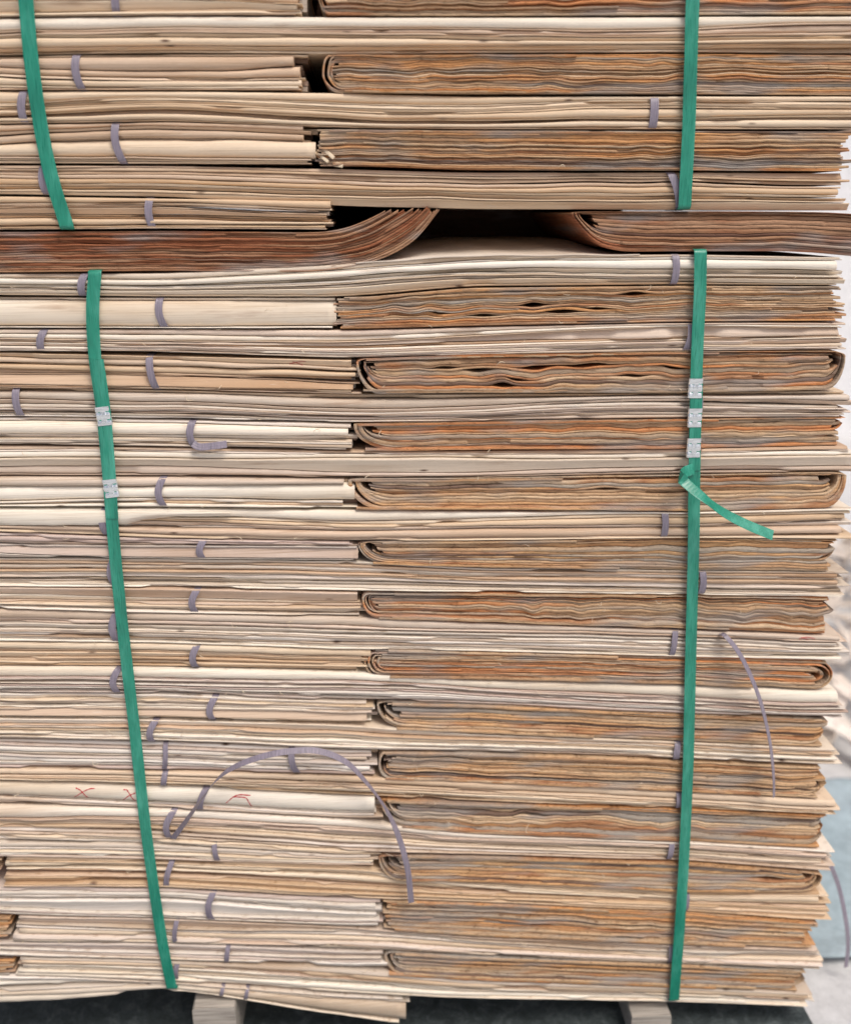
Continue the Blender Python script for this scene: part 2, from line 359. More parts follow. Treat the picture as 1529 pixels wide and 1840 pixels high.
# ------------------------------------------------------------------ a bundle of folded, crumpled core veneer
def core_bundle(label, xl, xr, xk, top, bot, mat, group, shells=8, va=.35, spread=55, R=42, Rr=30, amp=1.25, eyes=(), left='loop', right='loop', broken_p=.4, y0=.001, loose=2, name='veneer_bundle', filler=None, fy=.36, fb=None, ceil=None):
    T = curve(xk, top); B = curve(xk, bot); sid[0] += 60; s0 = sid[0]; r = np.random.default_rng(s0)
    xm = (max(xl, 0)+min(xr, 1529))/2; base = on_plane(xm, float(B(xm)), 0.0)
    root = empty(name, (float(base[0]), .25, float(base[2])), label, 'veneer bundle', group)
    # sheet borders across the bundle
    w = np.exp(.45*r.uniform(-1, 1, shells)); s = np.concatenate([[0], np.cumsum(w)]); s /= s[-1]
    allv = sorted(list(s*va)+list(1-s*(1-va)))
    ee = [(xc, min(allv, key=lambda q: abs(q-vc)), w_*.85, min(h_*.42, .24)) for xc, vc, w_, h_ in eyes]
    def vmap(x, v):
        env = .35+.65*np.clip(noise(x, 260, s0+50)*1.2+.4, 0, 1)
        o = v+amp*env*(.075*noise(x, 75, s0+51, 2)*np.sin(math.pi*v)+.036*noise(x, 48, s0+52, 2)*np.sin(2*math.pi*v)+.022*noise(x, 30, s0+53)*np.sin(3*math.pi*v)+.05*np.clip(noise(x, 210, s0+54)*1.6, 0, 1)*noise(x, 21, s0+55)*np.sin(math.pi*v)**1.5*(1 if amp > 1.1 else .3))
        for xc, vc, w_, h_ in ee:
            g = h_*np.exp(-((x-xc)/w_)**2)
            o = o+np.where(v < vc-1e-4, -g*v/max(vc, .05), np.where(v > vc+1e-4, g*(1-v)/max(1-vc, .05), 0))
        return o
    def pos(x, v):
        t = T(x); return t+(B(x)-t)*vmap(x, v)
    tones = np.clip(.5+np.cumsum(r.normal(0, .16, 80))*.0+r.normal(0, .24, 80), .02, .98)
    def sheet(path_x, path_vo, path_vi, px_in, closed, k):
        """ribbon between an outer and an inner curve given as (x,v)"""
        n = len(path_x)
        zo = pos(path_x, path_vo); zi = pos(px_in, path_vi)
        yf = y0+r.uniform(0, .003)+.0014*noise(path_x+k*977, 60, s0+k, 2)+.0004*noise(path_x+path_vo*500, 14, s0+k+7)
        yf = yf+r.choice([0, .0015, .0035])+chips(path_x+0, s0+k+90, .8, 20, 140, .004)
        Po = on_plane(path_x, zo, 0.); Pi = on_plane(px_in, zi, 0.)
        Pm = (Po+Pi)/2; Pm[:, 1] = yf
        Po[:, 1] = yf+.0008; Pi[:, 1] = yf+.0008
        bo = Po.copy(); bo[:, 1] = DEPTH; bi = Pi.copy(); bi[:, 1] = DEPTH
        V = np.stack([Po, Pm, Pi, bi, bo], 1); F = grid_faces(n, 5, True, closed)
        if not closed: F.append((4, 3, 2, 1, 0)); F.append(tuple((n-1)*5+j for j in range(5)))
        o_ = mesh_obj('veneer_sheet', V.reshape(-1, 3), F, mat, root)
        lower = (path_vo > va).astype(float)
        tn = tones[k % 80]*(1-lower)+tones[(k+41) % 80]*lower
        tn = tn+.22*noise(path_x+lower*777, 420, s0+k+300)+.08*noise(path_x+lower*777, 60, s0+k+400)
        o_.data.attributes.new('tone', 'FLOAT', 'POINT').data.foreach_set('value', np.repeat(tn, 5).astype(np.float32))
    step = 5.0
    g = .065
    for k in range(shells):
        so_, si_ = s[k]+g*(s[k+1]-s[k]), s[k+1]-g*(s[k+1]-s[k])
        if k == shells-1: si_ = min(si_, .985)
        jl = r.uniform(-6, 6) if k else 0; jr = r.uniform(-6, 6)
        def side(sv):
            Rl = R*(1-.6*sv); xa = xl+spread*min(sv, .55)*(1 if sv < .55 else .8)+jl; Rq = Rr*(1-.6*sv); xb = xr-spread*.7*sv+jr if right == 'loop' else xr-10+jr*1.5
            vt, vb = sv*va, 1-sv*(1-va); Ru = Rl*.55; Rb = Rl*1.25
            return xa, xb, vt, vb, Ru, Rb, Rq
        pts = []
        for sv in (so_, si_):
            xa, xb, vt, vb, Ru, Rb, Rq = side(sv); q = np.linspace(0, math.pi/2, 9)[1:-1]
            nt_ = max(8, int((xb-xa)/step))
            if left == 'loop':
                tx = np.linspace(xb-(Rq if right == 'loop' else 0), xa+Ru, nt_); X = [tx]; Vv = [np.full(nt_, vt)]
                X.append(xa+Ru*(1-np.sin(q))); Vv.append(va-(va-vt)*np.cos(q))
                X.append([xa]); Vv.append([va])
                X.append(xa+Rb*(1-np.cos(q))); Vv.append(va+(vb-va)*np.sin(q))
                bx = np.linspace(xa+Rb, xb-(Rq*1.3 if right == 'loop' else jr+8), nt_); X.append(bx); Vv.append(np.full(nt_, vb))
                if right == 'loop':
                    X.append(xb-Rq*1.3*(1-np.sin(q))); Vv.append(va+(vb-va)*np.cos(q)); X.append([xb]); Vv.append([va])
                    X.append(xb-Rq*(1-np.cos(q))); Vv.append(va-(va-vt)*np.sin(q))
                pts.append((np.concatenate(X), np.concatenate(Vv)))
            else:
                x = np.linspace(xa, xb, nt_); pts.append(((x, np.full(nt_, vt)), (x, np.full(nt_, vb))))
        core = left == 'loop' and k >= shells-int(shells*.45)
        opened = left == 'loop' and (core or (0 < k and r.uniform() < broken_p))
        if opened:
            xa, xb, vt, vb, Ru, Rb, Rq = side(so_); xa2, xb2, vt2, vb2, Ru2, Rb2, Rq2 = side(si_)
            # upper strand, cut square
            x0_ = xa+Ru*(.1 if core else .5)+r.uniform(0, 16 if not core else 10); x1_ = xb-r.uniform(0, 26); nn = int((x1_-x0_)/step); xx = np.linspace(x0_, x1_, nn)
            sheet(xx, np.full(nn, vt), np.full(nn, vt2), xx, False, k)
            # lower strand, sweeping up like a bow
            q0 = r.uniform(.1, .9) if not core else r.uniform(.9, 1.45); q = np.linspace(q0, math.pi/2, 8)[:-1]
            p1 = np.linspace(0, r.uniform(.3, 1.3), 7)[1:]
            def bow(xa_, xb_, Rb_, Rq_, vb_):
                e = xb_-Rq_*1.3
                return (np.concatenate([xa_+Rb_*(1-np.cos(q)), np.linspace(xa_+Rb_, e, nn), e+Rq_*1.3*np.sin(p1)]),
                        np.concatenate([va+(vb_-va)*np.sin(q), np.full(nn, vb_), va+(vb_-va)*np.cos(p1)]))
            X1, V1 = bow(xa, xb, Rb, Rq, vb); X2, V2 = bow(xa2, xb2, Rb2, Rq2, vb2)
            sheet(X1, V1, V2, X2, False, k+30)
        elif left == 'loop':
            n = min(len(pts[0][0]), len(pts[1][0]))
            # same parametrisation for both borders
            a = pts[0]; b = pts[1]
            if len(a[0]) != len(b[0]):
                i = np.linspace(0, 1, len(a[0])); j = np.linspace(0, 1, len(b[0]))
                b = (np.interp(i, j, b[0]), np.interp(i, j, b[1]))
            sheet(a[0], a[1], b[1], b[0], right == 'loop', k)
        else:
            for q in (0, 1):
                xo, vo = pts[0][q]; vi = pts[1][q][1][0]
                st = 0 if q == 0 else 1
                xe = xr-r.uniform(0, spread*.9); xx = np.linspace(xl-r.uniform(0, 8)+r.uniform(0, 14)*(xl > 0), xe, len(xo))
                if ceil:
                    pz = pos(xx, np.full(len(xx), (vo[0]+vi)/2)); ok = np.argmax((pz < ceil+r.uniform(-1, 5)) & (xx > 400)); xe = xx[ok] if ok > 0 else xx[-1]
                    xx = np.concatenate([np.linspace(xl, xe-160, len(xo)-40), np.linspace(xe-156, xe, 40)])
                if q == 0: sheet(xx, np.full(len(xx), vo[0]), np.full(len(xx), vi), xx, False, k)
                else: sheet(xx, np.full(len(xx), vi), np.full(len(xx), vo[0]), xx, False, k+30)
    # loose flat leaves lying in front of the fold, ends cut square
    for k in range(loose):
        v = r.choice([.04, .1, .9, .96]) if k > 1 else (.05 if k == 0 else .95)
        xx = np.linspace(xl+r.uniform(8, 60), xl+r.uniform(300, 700), 60); xx = np.minimum(xx, xr-30)
        keep = y0; 
        zo = pos(xx, np.full(60, v))-1.4; zi = zo+2.6
        yf = keep-.0012+.001*noise(xx, 20, s0+k+200, 2)
        Po = on_plane(xx, zo); Pi = on_plane(xx, zi); Po[:, 1] = yf; Pi[:, 1] = yf+.0004
        bo = Po.copy(); bo[:, 1] = .05; bi = Pi.copy(); bi[:, 1] = .05
        V = np.stack([Po, Pi, bi, bo], 1); F = grid_faces(60, 4); F += [(3, 2, 1, 0), tuple(59*4+j for j in range(4))]
        o_ = mesh_obj('loose_leaf', V.reshape(-1, 3), F, mat, root)
        o_.data.attributes.new('tone', 'FLOAT', 'POINT').data.foreach_set('value', np.full(240, r.uniform(.3, .9), np.float32))
    # dark filler slabs added deeper in, blocking light through the gap between half bundles
    fl = filler or (xl-130, xl+90)
    if xl > 0:
        xx = np.linspace(fl[0], fl[1], 8); t_ = T(xx)-2; b_ = B(xx)
        if fb: t_ = t_*0+fb[0]; b_ = b_*0+fb[1]
        for k in range(3):
            za = t_+(b_-t_)*(k/3-.01); zb = t_+(b_-t_)*((k+1)/3+.02)
            Po = on_plane(xx, za); Pi = on_plane(xx, zb); Po[:, 1] = fy+.01*k; Pi[:, 1] = fy+.01*k
            bo = Po.copy(); bo[:, 1] = fy+.2; bi = Pi.copy(); bi[:, 1] = fy+.2
            V = np.stack([Po, Pi, bi, bo], 1); F = grid_faces(8, 4); F += [(3, 2, 1, 0), (28, 29, 30, 31)]
            mesh_obj('inner_leaf', V.reshape(-1, 3), F, M_DARKB, root)
    return root

XK = [0, 300, 620, 840, 1240, 1480]
XS = [0, 300, 620]
XR_ = [660, 840, 1240, 1480]
# ---- full-width pale bundles, top to bottom: key, label, xL, xR, top, bottom, strips, material, bands
full = [
 ('F1', "topmost pale full-width bundle, smooth and wide-faced, just below the upper picture edge", -160, 1600, [30, 26, 28, 29, 27, 27], [97, 93, 96, 94, 92, 94], "w26>20 4 4>8 5 4 20>5 3 5", M_WARM, []),
 ('F3', "second pale full-width bundle from the top, a bright lilac band near its right end", -160, 1600, [162, 163, 165, 172, 172, 172], [222, 217, 229, 232, 232, 232], "22>10 5 4 10>14 5 8>14 3", M_WARM, [(42, 44, -4), (1177, 1173, 0, 16)]),
 ('F5', "pale full-width bundle above the big black gap, its right lilac band slanting", -160, 1514, [296, 297, 303, 309, 309, 310], [349, 354, 371, 376, 378, 379], "8 5 6 !0>2 5 10>14 4 !3>0 4 8>16", M_WARM, [(78, 84, -4), (1206, 1222, 3, 16)]),
 ('F8', "pale full-width bundle right below the big black gap, splayed strips rising to the right", -160, 1507, [492, 491, 474, 459, 457, 462], [531, 534, 534, 515, 512, 513], "14>4 w8>18 !0>2 5 4 !2>0 4 6 3", M_PALE, [(153, 149, -4), (1214, 1210, 2)]),
 ('F10', "pale full-width bundle whose broad white strip at left thins out by the middle", -160, 1512, [592, 592, 594, 588, 580, 580], [631, 633, 644, 638, 631, 629], "9>4 w17>3 !2>0 4>17 3 4 5 3", M_PALE, [(80, 75, -4), (1242, 1232, 3)]),
 ('F12', "pale full-width bundle with a thin slanting leaf, at the upper left steel seal", -160, 1520, [698, 703, 712, 710, 708, 704], [749, 753, 760, 758, 752, 750], "9>5 !1>2 24>6 6 !0>2 4 4 3 3 4", M_PALE, [(28, 38, -3), (1256, 1252, 2)]),
 ('F14', "smooth wide-faced pale full-width bundle level with the lowest steel seal", -160, 1524, [802, 806, 812, 812, 808, 802], [856, 857, 860, 860, 853, 850], "7>5 !0>1 w10>4 22>24 !1>2 14>6 3", M_PALE, []),
 ('F16', "pale full-width bundle with a white torn sheet at left, behind the green strap tail", -160, 1520, [914, 915, 918, 920, 921, 915], [956, 968, 974, 972, 967, 969], "w26>4 5 4>10 6>4 4 8>14 4", M_PALE, [(188, 193, -6), (1195, 1193, 1)]),
 ('F18', "pale full-width bundle, its lilac band just right of the right green strap", -160, 1514, [1005, 1006, 1010, 1022, 1027, 1030], [1055, 1056, 1062, 1064, 1070, 1073], "6 5 !2>0 5 6 9 3 !1 4 4 5", M_PALE, [(203, 209, -7), (1263, 1259, 2)]),
 ('F20', "pale full-width bundle from whose right part the thin lilac strap end hangs", -160, 1512, [1096, 1103, 1110, 1120, 1134, 1143], [1153, 1157, 1168, 1171, 1182, 1188], "14>8 5 5 4 4 5 3 4 4", M_PALE, [(210, 213, -9, 16), (1214, 1207, 0, 13)]),
 ('F22', "pale full-width bundle with a whitish top leaf, a dark knot near the left green strap", -160, 1514, [1200, 1202, 1210, 1223, 1233, 1245], [1246, 1248, 1262, 1266, 1285, 1292], "w14>16 4 6 4 5 6 4 4", M_COOL, [(214, 212, -9)]),
 ('F24', "pale full-width bundle directly above the crest of the arching lilac strap", -160, 1500, [1292, 1296, 1304, 1320, 1337, 1348], [1330, 1336, 1351, 1353, 1368, 1379], "20>8 5 5 6 4 5 4", M_PALE, [(280, 274, -7), (1219, 1215, -2)]),
 ('F26', "thin pinkish full-width bundle with dark knots directly above the red chalk crosses", -160, 1494, [1382, 1388, 1396, 1406, 1426, 1440], [1405, 1414, 1431, 1441, 1455, 1466], "14 4 6>4 4>6 3", M_WARM, [(297, 294, 0, 13), (1221, 1219)]),
 ('F28', "pale full-width bundle directly below the red chalk crosses, where the arching lilac strap starts", -160, 1486, [1449, 1457, 1476, 1500, 1516, 1530], [1499, 1509, 1530, 1537, 1548, 1567], "22>6 !2>0 5 8>4 4 !0>1 4 5 5 4", M_PALE, [(313, 306, -10), (1208, 1201, 0, 13)]),
 ('F30', "pale full-width bundle with a bowed leaf opening a slit at its left end", 8, 1482, [1543, 1549, 1558, 1586, 1608, 1606], [1596, 1596, 1616, 1622, 1640, 1656], "8 8 !4>0 5 !9>0 4 16>6 4>8", M_WARM, [(309, 299, -3, 13), (1234, 1230)]),
 ('F32', "second lowest pale full-width bundle, its ragged left end beside a brown one", 26, 1478, [1648, 1654, 1669, 1685, 1702, 1709], [1694, 1697, 1709, 1719, 1734, 1745], "12>8 4 5 7 5 6", M_PALE, [(318, 315, -2, 11), (1207, 1204, 0, 12)]),
 ('F34', "lowest straight pale full-width bundle, resting on the wooden bearers", 32, 1450, [1722, 1728, 1744, 1764, 1778, 1788], [1754, 1764, 1786, 1796, 1803, 1812], "5 8 5 4 5 4", M_PALE, [(320, 318, -3, 12), (1208, 1205, 0, 12)]),
]
for key, lab, xL, xR, top, bot, spec, mt, bands in full:
    pale_bundle(key, lab, xL, xR, XK, top, bot, spec, mt, GP, bands, y0=float(rng.uniform(-.001, .001)))

short = [
 ('S0', "pale left bundle cut off by the top picture edge", 534, [-230, -230, -230], [29, 26, 25], "120 90 8 10 14>10 4", M_WARM, [(194, 208, 0)]),
 ('S2', "pale left bundle with two broad faces, second from the top on the left", 538, [98, 95, 96], [161, 161, 161], "4 22 20 3 10 4", M_WARM, [(137, 147, -5)]),
 ('S4', "tallest orange-toned pale left bundle with a broad yellow lower face, third from the top", 556, [223, 218, 226], [293, 294, 295], "10 6 10 30 5 3", M_WARM, [(207, 222, -6)]),
 ('S6', "pale left bundle of fanned thin edges lying on the dark curled brown bundle", 583, [352, 356, 361], [413, 411, 413], "10 3 !0>3 4 14>5 !0>2 4 5 8>5 4", M_WARM, [(269, 275, -4)]),
 ('S9', "pale left bundle with one smooth wide face and no visible edges", 597, [535, 536, 535], [589, 590, 591], "4 w52", M_PALE, [(287, 297, -5)]),
 ('S11', "pale left bundle of pinkish rippled edges with a faint red cross near its right end", 634, [634, 640, 647], [697, 701, 710], "7 8 !0>3 8 5 !1>3 4 16 5", M_WARM, [(268, 281, -3)]),
 ('S13', "pale left bundle whose lilac band has a short tail bent to the right", 629, [751, 756, 763], [799, 803, 809], "8 w17 7 4 6 5", M_PALE, [(346, 350, -6)]),
 ('S15', "pale left bundle with a broad smooth face, level with the lower left steel seal", 627, [858, 859, 863], [911, 912, 914], "14>10 w26 4 3", M_PALE, [(293, 296, -9)]),
 ('S17', "pale left bundle right below the white torn sheet, thin edges above a smooth face", 638, [958, 969, 975], [1003, 1005, 1008], "5 5 4 3 12>20 4", M_COOL, [(367, 365, -7)]),
 ('S19', "pale left bundle whose broad top leaf stops short above thin edges, tenth from the top", 645, [1056, 1058, 1065], [1094, 1102, 1108], "14>20 8>4 4 5 3", M_PALE, [(355, 352, -8)]),
 ('S21', "pale left bundle beside the rusty core bundle with the neat round fold", 652, [1154, 1158, 1169], [1199, 1201, 1207], "10 4 10>12 4 5 5", M_WARM, [(355, 352, -7)]),
 ('S23', "pale left bundle with fibrous splinters at its right end above a smooth strip", 663, [1248, 1250, 1263], [1291, 1294, 1303], "10 5 4 4 12>18 3", M_PALE, [(387, 383, -8)]),
 ('S25', "greyish white left bundle behind the top of the arching lilac strap, with two bands", 664, [1332, 1338, 1353], [1381, 1386, 1394], "8 5 6 4 5 8 4 6", M_COOL, [(297, 295, 2, 11), (524, 535, -4)]),
 ('S27', "pale left bundle marked with three red chalk crosses on its broad top face", 678, [1406, 1415, 1434], [1447, 1455, 1473], "w28>34 4 5 3", M_PALE, [(370, 360, -4)]),
 ('S29', "thin pale left bundle of even edges, second below the red chalk crosses", 677, [1500, 1510, 1531], [1541, 1547, 1556], "8 5 6 5 4 5 4", M_PALE, [(385, 392, -1, 12)]),
 ('S31', "greyish white left bundle with ragged fanned corner, second from the bottom on the left", 682, [1597, 1599, 1619], [1646, 1652, 1667], "5 6 5 4 16>20 4 5", M_COOL, [(384, 382, -8)]),
 ('S33', "lowest and thinnest pale left bundle", 684, [1696, 1698, 1711], [1721, 1727, 1741], "6 5 6 4 5", M_COOL, [(410, 407, 0, 11)]),
]
for key, lab, xR, top, bot, spec, mt, bands in short:
    pale_bundle(key, lab, -160, xR, XS, top, bot, spec, mt, GS, bands, y0=float(rng.uniform(-.001, .001)), inner=5)

# bottom sagging bundle
pale_bundle('F35', "lowest bundle, its pale sheets sagging below the stack and ending left of the right bearer", -160, 722,
            [0, 110, 300, 420, 560, 720], [1756, 1758, 1767, 1776, 1788, 1797], [1806, 1801, 1781, 1795, 1820, 1842], "8 8>2 !5>0 8>2 8>38 10>3", M_PALE, GP,
            [(401, 397, 0, 9), (445, 441, 0, 9)], broken=.3)

ore = [
 ("brown core bundle cut off by the top picture edge", 565, [-230, -230, -230, -230], [26, 27, 25, 24], M_RUST, dict(shells=30, loose=3, spread=30, R=20)),
 ("orange and grey core bundle right of the second small black gap from the top", 580, [97, 97, 96, 98], [166, 168, 168, 170], M_BROWN, dict(shells=10, va=.5, R=22, spread=34, loose=4)),
 ("rusty core bundle with two pale splinters poking from its left end", 572, [232, 234, 235, 236], [298, 305, 306, 307], M_BROWN, dict(shells=9, va=.6, left='cut', spread=30, loose=4)),
 None,
 ("grey and orange core bundle with open ripples, first one below the big black gap", 606, [534, 518, 514, 515], [591, 586, 578, 577], M_BROWN, dict(shells=8, va=.5, left='cut', spread=36, amp=1.6, eyes=[(1140, .22, 24, .13), (960, .52, 22, .15), (1012, .68, 34, .13), (870, .76, 26, .09), (790, .62, 20, .06), (1075, .6, 22, .09)], loose=4)),
 ("core bundle with the most open ripples, just above the upper right steel seal", 640, [645, 638, 632, 631], [709, 707, 706, 701], M_RUST, dict(shells=9, va=.12, R=34, spread=40, amp=1.65, broken_p=.7, eyes=[(905, .82, 20, .16), (965, .35, 30, .14), (1055, .3, 40, .12), (862, .42, 26, .13), (1140, .6, 30, .08), (800, .3, 24, .09), (930, .62, 20, .08), (1210, .45, 26, .07)], loose=4)),
 ("dark reddish grey core bundle level with the lower two steel seals on the right strap", 635, [762, 759, 753, 751], [812, 810, 807, 802], M_RUST, dict(shells=9, va=.05, R=56, spread=50, broken_p=.6, right='cut')),
 ("core bundle with the green strap tail hanging in front of it", 625, [862, 861, 855, 851], [917, 917, 920, 914], M_DRAB, dict(shells=9, va=.08, R=52, spread=50, amp=1.3, broken_p=.6, eyes=[(1090, .4, 30, .1)])),
 ("greyish core bundle next below the loose green strap tail", 643, [975, 973, 968, 970], [1014, 1020, 1026, 1028], M_DRAB, dict(shells=9, va=.12, R=44, spread=36, amp=1.3, right='cut')),
 ("core bundle with dark curled fold at its left end and light orange lower leaves", 650, [1066, 1067, 1071, 1075], [1113, 1118, 1132, 1141], M_RUST, dict(shells=9, va=.25, R=24, spread=34, right='cut', loose=3)),
 ("rusty core bundle with a neat round fold at left, behind the hanging lilac end", 654, [1168, 1172, 1183, 1190], [1220, 1221, 1231, 1243], M_RUST, dict(shells=10, va=.45, R=20, spread=40, amp=.7)),
 ("drab core bundle with pointed pale fold, directly above the arching lilac strap's layer", 677, [1264, 1267, 1287, 1295], [1312, 1318, 1335, 1346], M_DRAB, dict(shells=9, va=.1, R=44, spread=36, amp=.9, right='cut', broken_p=.6)),
 ("core bundle with nested pale loops at left, right of the arching strap's crest", 680, [1353, 1355, 1370, 1381], [1402, 1406, 1424, 1437], M_DRAB, dict(shells=9, va=.45, R=18, spread=28, broken_p=.8, right='cut', loose=4)),
 ("core bundle with a splintered tear, behind the falling half of the arching strap", 684, [1438, 1445, 1458, 1469], [1484, 1498, 1514, 1527], M_BROWN, dict(shells=9, va=.06, R=44, spread=26, right='cut', broken_p=.7, loose=4, eyes=[(960, .4, 40, .1)])),
 ("grey core bundle with an eye-shaped slit near its right end", 680, [1538, 1541, 1552, 1572], [1586, 1585, 1605, 1604], M_DRAB, dict(shells=8, va=.1, R=40, spread=44, eyes=[(1385, .5, 32, .20)], amp=.9)),
 ("orange core bundle with square stepped left end, second from the bottom on the right", 694, [1620, 1624, 1642, 1660], [1670, 1683, 1700, 1708], M_BROWN, dict(shells=9, va=.5, left='cut', spread=34, loose=4)),
 ("lowest core bundle on the right, with small hooked folds at left", 690, [1712, 1721, 1737, 1749], [1751, 1762, 1776, 1786], M_BROWN, dict(shells=8, va=.2, R=30, spread=40, amp=1.0, right='cut', broken_p=.8, loose=4)),
]
RX = [1600, 1600, 1536, 0, 1523, 1524, 1524, 1522, 1508, 1502, 1496, 1500, 1490, 1488, 1474, 1472, 1450]
for q, it in enumerate(ore):
    if it is None: continue
    lab, xl, top, bot, mt, kw = it
    core_bundle(lab, xl, RX[q], XR_, top, bot, mt, GR, **kw)

# the two dark bundles that leave the big black gap between them
core_bundle("dark brown bundle on the left whose end curls up into the big black gap", -160, 812,
            [-160, 0, 300, 570, 620, 680, 740, 775, 800], [418, 417, 415, 418, 412, 386, 350, 322, 296], [489, 490, 487, 489, 482, 470, 440, 404, 352], M_DARKB, None,
            shells=9, va=.5, spread=4, amp=1.1, right='cut', left='cut', loose=0, ceil=378)
core_bundle("dark brown bundle on the right of the big black gap", 1028, 1600,
            [1028, 1060, 1120, 1240, 1400, 1480, 1600], [380, 380, 380, 380, 380, 381, 388], [400, 440, 453, 452, 452, 455, 468], M_DARKB, None,
            shells=10, va=.1, spread=34, R=55, amp=.5, loose=0, filler=(520, 1240), fy=.40, fb=(366, 478))
# brown ends at the far left edge
for lab, xr, t, b in (("small dark bundle end at the left picture edge, topmost of three low ones", 10, 1543, 1566),
                      ("ragged orange brown bundle end at the left picture edge, middle of the three low ones", 24, 1650, 1688),
                      ("lowest orange brown bundle end at the left picture edge, just above the sagging sheets", 30, 1724, 1757)):
    core_bundle(lab, -160, xr, [-160, 0, 30], [t, t, t+1], [b+2, b, b-2], M_BROWN, "small brown bundle ends at the left edge", shells=5, va=.5, spread=24, left='cut', loose=0, amp=.6)

# torn white leaf lifting off the front of its bundle
root16 = [o for o in COL.objects if o.get('label', '').startswith("pale full-width bundle with a white torn")][0]
xx = np.linspace(-160, 415, 60); ya = np.interp(xx, [-160, 0, 180, 415], [915.5, 915.5, 917, 919.5])
yb = np.interp(xx, [-160, 0, 175, 228, 262, 330, 415], [943, 943.5, 943.5, 942, 934, 927, 921.3])+.7*noise(xx, 14, 77, 2)
A = np.linspace(0, 1, 7); P = on_plane(np.repeat(xx[:, None], 7, 1), ya[:, None]+(yb-ya)[:, None]*A[None])
P[:, :, 1] = -.0035+.004*(1-np.sin(math.pi*(.12+.88*A)))[None]-.0015*np.sin(xx/60)[:, None]*A[None]
Q = P[:, ::-1].copy(); Q[:, :, 1] += .0016; V = np.concatenate([P, Q], 1)
F = grid_faces(60, 14); F += [tuple(range(14))[::-1], tuple(59*14+j for j in range(14))]
mesh_obj('torn_leaf', V.reshape(-1, 3), F, M_WHITE, root16, True, label="bright white torn leaf tapering to the right")

# raised leaf of the bundle below the gap
root8 = [o for o in COL.objects if o.get('label', '').startswith("pale full-width bundle right below the big black gap")][0]
px_ = np.linspace(640, 1150, 40); Y = np.linspace(.002, .34, 16)
V = []; Tt = curve(XK, full[3][4])
for side_ in (0, 1):
    for x in px_:
        p = on_plane(x, float(Tt(x)), 0.)
        win = np.clip((x-650)/90, 0, 1)*np.clip((1140-x)/90, 0, 1); win = win*win*(3-2*win)
        for y in Y:
            s_ = np.clip(y/.26, 0, 1); s_ = 1-(1-s_)**1.6
            V.append((p[0], y, p[2]+.018*win*s_-.0015*side_+.0006*math.sin(x*.05+y*30)))
n1, n2 = len(px_), len(Y); F = []
for i in range(n1-1):
    for j in range(n2-1):
        a = i*n2+j; F.append((a, a+n2, a+n2+1, a+1)); c = a+n1*n2; F.append((c, c+1, c+n2+1, c+n2))
for i in range(n1-1):
    a = i*n2; c = a+n1*n2; F.append((a, c, c+n2, a+n2))
mesh_obj('raised_leaf', V, F, M_PALE, root8, True)

# ------------------------------------------------------------------ red chalk marks on the marked bundle
def sheet_y(key, x, py):
    """front surface depth of the bundle at a photo position"""
    for xs, za, zb, yf, bulge, aa, pp in fronts[key]:
        a0 = np.interp(x, xs, za); b0 = np.interp(x, xs, zb)
        if a0 <= py <= b0:
            return float(np.interp(x, xs, yf)+np.interp(x, xs, bulge)*np.interp((py-a0)/(b0-a0), aa, pp))
    return .006
def chalk(bundle_label, key, strokes, wid=1.7):
    root = [o for o in COL.objects if o.get('label', '') == bundle_label][0]
    V = []; F = []
    for st in strokes:
        P2 = smooth_path(np.array([(x, y, 0) for x, y in st]), 16)[:, :2]
        d = np.gradient(P2, axis=0); d /= np.linalg.norm(d, axis=1)[:, None]; nrm = np.stack([-d[:, 1], d[:, 0]], 1)
        b = len(V)
        for i, p in enumerate(P2):
            w = wid*(.7+.3*math.sin(i*2.1))/2
            for s_, dy in ((-1, -.0004), (1, -.0004), (1, .0006), (-1, .0006)):
                q = p+nrm[i]*s_*w; w3 = on_plane(q[0], q[1], 0.); V.append((w3[0], sheet_y(key, q[0], q[1])+dy-.0003, w3[2]))
        F += [tuple(b+k for k in f) for f in grid_faces(16, 4)]
    mesh_obj('chalk_mark', V, F, M_RED, root, None)
L27 = short[13][1]
chalk(L27, 'S27', [[(131, 1437), (147, 1425), (160, 1419), (170, 1418)], [(136, 1417), (146, 1422), (158, 1437)]])
chalk(L27, 'S27', [[(220, 1441), (232, 1430), (246, 1424)], [(222, 1420), (230, 1422), (242, 1442)]])
chalk(L27, 'S27', [[(406, 1445), (418, 1434), (430, 1430), (450, 1431)], [(418, 1433), (440, 1434), (446, 1440), (452, 1453)]])
chalk(short[5][1], 'S11', [[(520, 655), (535, 651), (550, 650)], [(526, 650), (544, 657)]], 1.0)
chalk(full[9][1], 'F20', [[(1436, 1149), (1450, 1146), (1465, 1149)], [(1440, 1146), (1455, 1151)]], 1.0)

